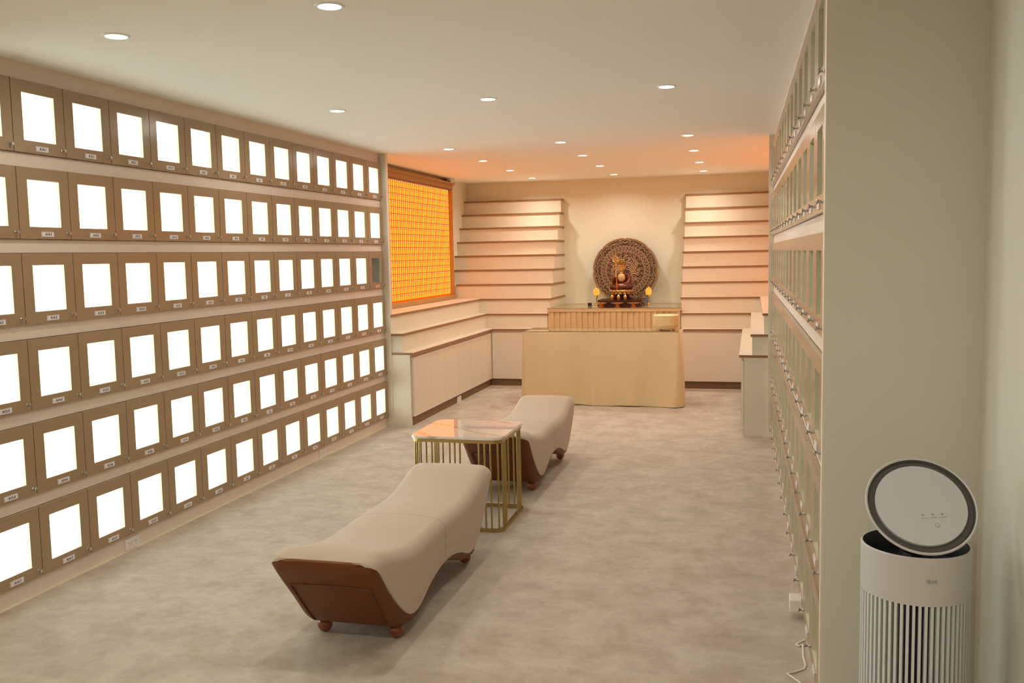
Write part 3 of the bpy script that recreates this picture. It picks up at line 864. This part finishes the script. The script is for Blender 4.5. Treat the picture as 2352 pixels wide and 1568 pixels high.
for i in range(48):                               # beads between the outer scrolls
    a = 2*PI*(i+.5)/48; c = hp(.298, a, .024)
    MB().sphere(c, (.0055, .005, .0055), 8, 5).build('bead', M_halo, halo, True)
for k in range(6):                                # long flame strands
    pts = [(HX+.02+.02*k+.055*math.sin(t*PI*1.1+.3*k)*(1-.1*k), HY-.027, HZ-.12+.03*k+.20*t) for t in [i/14 for i in range(15)]]
    MB().tube(pts, [.0065*math.sin(PI*(.08+.88*i/14)) for i in range(15)], 6).build('strand', M_halo, halo, True)

for k in range(5):                                # strands sweeping the other way
    pts = [(HX-.03-.022*k-.05*math.sin(t*PI*1.2+.25*k), HY-.027, HZ-.13+.02*k+.21*t) for t in [i/14 for i in range(15)]]
    MB().tube(pts, [.0065*math.sin(PI*(.08+.88*i/14)) for i in range(15)], 6).build('strand', M_halo, halo, True)

# dais
SX, SY = -1.452, 10.70
da = thing('dais', 'low dark rosewood octagonal dais under the statue', 'dais', (SX-.005, SY, Z0))
def octo(hx, y0, y1, c): x0, x1 = SX-.005-hx, SX-.005+hx; return [(x0+c, y0), (x1-c, y0), (x1, y0+c), (x1, y1-c), (x1-c, y1), (x0+c, y1), (x0, y1-c), (x0, y0+c)]
MB().prism(octo(.245, 10.455, 10.98, .09), Z0, Z0+.022).build('foot_tier', M_rose, da)
MB().prism(octo(.232, 10.468, 10.967, .088), Z0+.022, Z0+.050).build('waist', M_rose, da)
MB().prism(octo(.250, 10.45, 10.985, .092), Z0+.050, Z0+.076).build('top_tier', M_rose, da)
for i in range(5):
    x = SX-.16+.08*i; MB().sphere((x, 10.468, Z0+.036), (.012, .006, .007), 8, 5).build('stud', M_rose, da, True)
DZ = Z0+.076
# lotus throne and statue
sta = thing('seated_statue', 'gilded seated statue with crown and ring staff on a lotus throne', 'statue', (SX, SY, DZ))
MB().lathe([(.125, DZ), (.13, DZ+.008), (.105, DZ+.016), (.088, DZ+.03), (.092, DZ+.05), (.11, DZ+.058), (0, DZ+.06)], 32, (SX, SY, 0)).build('pedestal', M_rose, sta, True)
lot = MB().lathe([(.10, DZ+.052), (.128, DZ+.07), (.135, DZ+.095), (.128, DZ+.112), (0, DZ+.114)], 36, (SX, SY, 0)).build('lotus_seat', M_oldgold, sta, True)
pet = MB(); 
for row, (z, rr, nn, off) in enumerate([(DZ+.072, .126, 16, 0), (DZ+.095, .132, 16, .5)]):
    for i in range(nn):
        a = 2*PI*(i+off)/nn
        mb = MB().sphere((0, 0, 0), (.024, .014, .020), 10, 7); mb.xform(Matrix.Translation((SX+rr*math.cos(a), SY+rr*math.sin(a), z)) @ Matrix.Rotation(a-PI/2, 4, 'Z') @ Matrix.Rotation(.35, 4, 'X'))
        mb.build('petal', M_oldgold, lot, True)
LZ = DZ+.113
def blob(name, parts, mat, parent, vox=.004):
    mb = MB()
    for kind, *a in parts:
        if kind == 's': mb.sphere(*a)
        else: mb.tube(*a)
    o = mb.build(name, mat, parent, True)
    r = o.modifiers.new('remesh', 'REMESH'); r.mode = 'VOXEL'; r.voxel_size = vox; r.use_smooth_shade = True
    s = o.modifiers.new('smooth', 'SMOOTH'); s.factor = .6; s.iterations = 4
    return o
P3 = lambda x, y, z: (SX+x, SY+y, LZ+z)
blob('body', [('s', P3(0, .02, .11), (.062, .045, .085)), ('s', P3(0, .015, .165), (.075, .04, .03)), ('s', P3(0, 0, .03), (.105, .085, .035)),
    ('t', [P3(-.03, -.02, .035), P3(-.105, -.045, .028), P3(-.06, -.095, .026), P3(.03, -.10, .024)], [.034, .034, .028, .020], 10),
    ('t', [P3(.03, -.02, .035), P3(.108, -.045, .028), P3(.06, -.098, .030), P3(-.03, -.10, .034)], [.034, .034, .028, .020], 10),
    ('t', [P3(.070, .015, .165), P3(.092, -.005, .105), P3(.075, -.05, .062), P3(.03, -.07, .058)], [.026, .030, .026, .016], 10),
    ('t', [P3(-.070, .015, .165), P3(-.090, -.01, .120), P3(-.075, -.055, .115), P3(-.052, -.085, .145)], [.026, .028, .022, .013], 10)], M_robe2, sta)
blob('lap_robe', [('s', P3(0, -.01, .016), (.118, .10, .018)), ('s', P3(-.088, -.04, .026), (.045, .05, .030)), ('s', P3(.088, -.04, .026), (.045, .05, .030)), ('s', P3(-.085, -.02, .075), (.022, .03, .05)), ('s', P3(.092, -.01, .08), (.02, .03, .045))], M_robe, sta)
blob('chest', [('s', P3(0, -.018, .135), (.045, .022, .050)), ('t', [P3(0, .01, .16), P3(0, .008, .205)], [.022, .019], 10)], M_chest, sta, .0035)
blob('hand', [('s', P3(.005, -.088, .055), (.028, .016, .009)), ('t', [P3(.03, -.08, .056), P3(-.02, -.10, .058)], [.011, .006], 8)], M_skin, sta, .0025)
blob('hand', [('s', P3(-.052, -.095, .155), (.012, .012, .015))] + [('t', [P3(-.056, -.10, .150+.006*i), P3(-.046, -.112, .152+.006*i), P3(-.038, -.104, .153+.006*i)], .0035, 6) for i in range(4)], M_skin, sta, .002)
head = blob('head', [('s', P3(0, -.002, .247), (.034, .036, .042)), ('s', P3(0, -.008, .225), (.026, .026, .022)), ('s', P3(0, -.039, .240), (.0045, .006, .010)),
    ('s', P3(-.036, .004, .238), (.005, .008, .018)), ('s', P3(.036, .004, .238), (.005, .008, .018)), ('s', P3(0, -.034, .222), (.009, .005, .003))], M_skin, sta, .0022)
for sx in (-1, 1):
    MB().sphere(P3(sx*.013, -.0345, .250), (.007, .003, .0018), 8, 5).build('eyelid', M_robe, head, True)
    MB().tube([P3(sx*.006, -.0365, .259), P3(sx*.013, -.036, .262), P3(sx*.021, -.031, .258)], .0012, 5).build('eyebrow', M_robe, head, True)
MB().lathe([(.036, LZ+.262), (.041, LZ+.268), (.041, LZ+.276), (.034, LZ+.28)], 24, (SX, SY, 0), cap=False).build('crown_band', M_goldb, sta, True)
for i in range(7):
    a = -PI/2 + (i-3)*.52
    x, y = SX+.042*math.cos(a), SY+.042*math.sin(a)
    mb = MB().sphere((0, 0, 0), (.013, .005, .030), 10, 8); mb.xform(Matrix.Translation((x, y, LZ+.298)) @ Matrix.Rotation(a+PI/2, 4, 'Z') @ Matrix.Rotation(.30, 4, 'X'))
    mb.build('crown_leaf', M_oldgold, sta, True)
MB().lathe([(.030, LZ+.278), (.026, LZ+.30), (.012, LZ+.318), (.009, LZ+.330), (.012, LZ+.338), (0, LZ+.352)], 16, (SX, SY+.005, 0)).build('topknot', M_oldgold, sta, True)
for i in range(9):
    a = -.2-(PI-.4)*i/8; MB().sphere((SX+.040*math.cos(a), SY-.018+.02*math.sin(a), LZ+.165+.045*math.sin(a)), .0035, 8, 5).build('bead', M_goldb, sta, True)
stf = [P3(-.036, -.125, .0), P3(-.052, -.112, .36)]
MB().tube([P3(-.034, -.125, .0), P3(-.044, -.115, .17), P3(-.053, -.108, .315)], .0032, 8).build('staff', M_goldb, sta, True)
hc = P3(-.053, -.108, .342)
mb = MB().tube([(hc[0]+.030*math.cos(a)*(1 if abs(math.sin(a)) < .99 else .9), hc[1], hc[2]+.034*math.sin(a)) for a in [2*PI*i/24 for i in range(24)]], .0038, 6, True)
for s_ in (-1, 1):
    for dz in (-.012, .012):
        c = (hc[0]+s_*.022, hc[1], hc[2]+dz); mb.tube([(c[0]+.011*math.cos(a), c[1]+.004*math.sin(a), c[2]+.011*math.sin(a)) for a in [2*PI*i/12 for i in range(12)]], .0022, 5, True)
mb.sphere((hc[0], hc[1], hc[2]+.004), (.006, .006, .014), 8, 6).sphere((hc[0], hc[1], hc[2]+.042), .006, 8, 6)
mb.build('staff_rings', M_goldb, sta, True)

# altar lamps
def altar_lamp(x, y, label):
    t = thing('altar_lamp', label, 'lamp', (x, y, Z0), 0, 'egg-shaped altar lamps')
    z = Z0
    MB().lathe([(.030, z), (.030, z+.006), (.020, z+.014), (.009, z+.022), (.0065, z+.045), (.0075, z+.075), (.013, z+.098), (.024, z+.110), (.024, z+.115), (0, z+.116)], 24, (x, y, 0)).build('stem', M_goldb, t, True)
    MB().lathe([(.026, z+.116), (.033, z+.126), (.0365, z+.145), (.036, z+.165), (.031, z+.182), (.022, z+.195), (0, z+.196)], 24, (x, y, 0)).build('globe', M_globe, t, True)
    MB().lathe([(.020, z+.194), (.016, z+.200), (.010, z+.203), (.010, z+.210), (0, z+.213)], 18, (x, y, 0)).build('cap', M_goldb, t, True)
    return t
altar_lamp(-1.772, 10.87, 'glowing amber egg lamp on gold stem, left of the statue')
altar_lamp(-1.165, 10.89, 'glowing amber egg lamp on gold stem, right of the statue')
for x, w_ in ((-1.535, 'left'), (-1.461, 'middle'), (-1.386, 'right')):
    t = thing('lidded_cup', 'small copper cup with pointed lid on the dais, %s of three' % w_, 'cup', (x, 10.50, DZ), 0, 'lidded offering cups')
    z = DZ
    MB().lathe([(.011, z), (.013, z+.003), (.017, z+.018), (.0205, z+.034), (.018, z+.042), (0, z+.0425)], 8, (x, 10.50, 0)).build('cup_body', M_copper, t)
    MB().lathe([(.019, z+.0428), (.013, z+.050), (.006, z+.055), (.0045, z+.062), (.005, z+.067), (0, z+.071)], 16, (x, 10.50, 0)).build('lid', M_goldb, t, True)
for x, w_ in ((-1.635, 'left'), (-1.452, 'middle'), (-1.274, 'right')):
    t = thing('offering_stand', 'copper footed offering dish at the altar edge, %s of three' % w_, 'offering dish', (x, 10.335, Z0), 0, 'footed offering dishes')
    z = Z0
    MB().lathe([(.033, z), (.033, z+.003), (.022, z+.014), (.016, z+.026), (.017, z+.033)], 8, (x, 10.335, 0)).build('foot', M_copper, t)
    MB().lathe([(.017, z+.0332), (.035, z+.042), (.062, z+.048), (.070, z+.054), (.064, z+.054), (.02, z+.047), (0, z+.046)], 28, (x, 10.335, 0)).build('dish', M_copper, t, True)
bb = thing('small_box', 'small black box with white side on the altar, left of the lamp', 'box', (-1.826, 10.75, Z0))
MB().box(-1.853, -1.804, 10.73, 10.77, Z0, Z0+.033).build('box_body', M_rose, bb)
MB().box(-1.804, -1.798, 10.732, 10.768, Z0+.002, Z0+.031).build('side_cover', M_whitepl, bb)
gc = MB().lathe([(.018, Z0), (.026, Z0+.004), (.030, Z0+.04), (.032, Z0+.085), (.030, Z0+.085), (.027, Z0+.04), (.022, Z0+.008), (0, Z0+.007)], 20, (-1.19, 11.02, 0)).build('glass_tumbler', pbr('blue_tinted_glass', (.62, .66, .78), .05, trans=.8), None, True, origin=Vector((-1.19, 11.02, Z0)))
tag(gc, 'bluish clear glass tumbler behind the dais by the right lamp', 'tumbler')

# ------------------------------------------------------------------ air purifier
PX, PY, RAD = .405, 2.50, .130
pu = thing('air_purifier', 'tall white round air purifier with ribbed body and tilted open lid', 'air purifier', (PX, PY, 0))
MB().lathe([(.118, 0), (.118, .018), (.112, .022)], 48, (PX, PY, 0)).build('base', M_pur, pu, True)
MB().lathe([(.112, .022), (.116, .03), (.116, .60), (.112, .612)], 48, (PX, PY, 0)).build('inner_filter', M_dark, pu, True)
sl = MB().box(-.0034, .0034, -.0135, 0, 0, .592).mesh('slat', M_slat)
for i in range(58):
    a = 2*PI*i/58
    o = put('slat', sl, pu, (.1165*math.cos(a), .1165*math.sin(a), .024)); o.rotation_euler = (0, 0, a+PI/2)
ZB0, ZB1 = .616, .736
MB().lathe([(.115, ZB0-.004), (RAD, ZB0), (RAD+.0005, ZB1-.003), (RAD-.002, ZB1), (RAD-.0045, ZB1-.0005)], 64, (PX, PY, 0), cap=False).build('upper_band', M_pur, pu, True)
MB().lathe([(RAD-.0045, ZB1-.0005), (RAD-.010, ZB1-.012), (RAD-.014, ZB1-.055), (.05, ZB1-.065), (.035, ZB1-.035), (0, ZB1-.03)], 48, (PX, PY, 0), cap=False).build('air_outlet', M_dark, pu, True)
# lid: disc tilted toward the viewer
lc = Vector((.409, 2.455, .845))
toc = (EYE-lc).normalized()
nrm = (toc*.87 + (CR*.46 + CU*.887).normalized()*.49).normalized()
zx = nrm; xx = (CR - nrm*CR.dot(nrm)).normalized(); yy = zx.cross(xx)
LMx = Matrix((xx, yy, zx)).transposed().to_4x4(); LMx.translation = lc
lid = thing('lid_pivot', '', '') if False else None
mb = MB().lathe([(.06, -.030), (.10, -.026), (.126, -.012), (.1325, -.002), (.1325, .001), (.130, .003), (.1265, .001)], 64, cap=False); mb.f.append(tuple(reversed(range(64)))); mb.m.append(0); mb.xform(LMx)
lid = mb.build('lid', M_pur, pu, True)
mb = MB().lathe([(.1265, .001), (.122, -.008), (.108, -.008)], 64, cap=False); mb.xform(LMx); mb.build('dark_ring', M_purring, lid, True)
mb = MB().lathe([(.108, -.008), (.1085, .001), (.107, .0025), (0, .003)], 64, cap=False); mb.xform(LMx); mb.build('control_face', M_pur2, lid, True)
for dx in (-.003, .020, .043):
    mb = MB().lathe([(.0030, .003), (.0030, .0033), (0, .0033)], 12, (dx, -.028, 0)); mb.xform(LMx); mb.build('control_icon', M_print, lid)
    mb = MB().box(dx-.008, dx+.008, -.0368, -.0354, .003, .0033); mb.xform(LMx); mb.build('control_caption', M_print, lid)
mb = MB().tube([(.024+.005*math.cos(a), -.057+.005*math.sin(a), .0032) for a in [PI*.62+2*PI*.88*i/16-.2 for i in range(17)]], .0005, 5); mb.xform(LMx); mb.build('power_icon', M_print, lid)
mb = MB().tube([tuple(lc-nrm*.025), (PX, PY+.01, ZB1-.02), (PX, PY, ZB1-.06)], [.04, .035, .045], 16); mb.build('lid_neck', M_dark, pu, True)
# maker's mark on the band
la = math.atan2(2.37-PY, .4242-PX)
Lp = Vector((PX+(RAD+.0012)*math.cos(la), PY+(RAD+.0012)*math.sin(la), .679))
rz = la+PI/2
mk = MB().lathe([(.0046, 0), (.0046, .0006), (0, .0006)], 20, (0, 0, 0), axis='-y')
o = put('logo_disc', mk.mesh('logo_disc', M_print), pu, Lp-Vector((PX, PY, 0)) + Vector((-.008*math.cos(rz), -.008*math.sin(rz), 0))); o.rotation_euler = (0, 0, rz)
fc = text_mesh('logo_text', 'LG', .0105, M_print, 'LEFT', .0003)
o = put('logo_text', fc, pu, Lp-Vector((PX, PY, 0)) + Vector((-.0015*math.cos(rz), -.0015*math.sin(rz), 0))); o.rotation_euler = (PI/2, 0, rz)

# ------------------------------------------------------------------ outlets, adapter, cable
def outlet(y0, y1, label):
    t = thing('power_outlet', label, 'outlet', (-3.12, (y0+y1)/2, .01), 0, 'power outlets on the left skirting')
    MB().box(-3.1170, -3.111, y0, y1, .008, .066).build('cover_plate', M_whitepl, t)
    for dy in (.3, .7):
        yc = y0+(y1-y0)*dy
        for q in (-.008, .008): MB().box(-3.111, -3.1105, yc+q-.001, yc+q+.001, .035, .046).build('socket_slot', M_black, t)
        MB().lathe([(.002, 0), (.002, .0006), (0, .0006)], 8, (-3.111, yc, .027), axis='x').build('socket_hole', M_black, t)
outlet(4.032, 4.146, 'cream double power outlet on the skirting below locker A13-7')
outlet(6.262, 6.374, 'cream double power outlet on the skirting farther along the left wall')
tc_ = thing('outlet_cover', 'small cream outlet cover set in the brown kick board of the left cabinet', 'outlet', (-2.889, 8.97, .006))
MB().box(-2.8895, -2.882, 8.905, 9.035, .006, .066).build('cover_plate', M_whitepl, tc_)
ad = thing('plug_adapter', 'white plug adapter sticking out of the skirting under the right lockers', 'adapter', (.16, 3.84, .03))
mb = MB().box(.150, .206, 3.80, 3.88, .028, .083)
o = mb.build('adapter_body', M_whitepl, ad); bv = o.modifiers.new('bevel', 'BEVEL'); bv.width = .006; bv.segments = 3
pts = [(.2, 3.60, .004), (.182, 3.575, .004), (.164, 3.547, .004), (.170, 3.541, .004), (.1763, 3.537, .004), (.182, 3.546, .004), (.1877, 3.548, .004), (.188, 3.50, .004), (.1856, 3.442, .004), (.188, 3.40, .004), (.1893, 3.369, .004), (.184, 3.342, .004), (.1725, 3.33, .004), (.148, 3.305, .004), (.1238, 3.2876, .004), (.142, 3.26, .004), (.1606, 3.2305, .004), (.19, 3.19, .004), (.25, 3.10, .004)]
pts = pts[:-2] + [(.176, 3.20, .004), (.178, 3.12, .004)]
tag(MB().tube(pts, .0035, 8).build('power_cable', M_cable, None, True, origin=Vector((.17, 3.4, 0))), 'thin white power cable lying loose on the floor by the right lockers', 'cable')
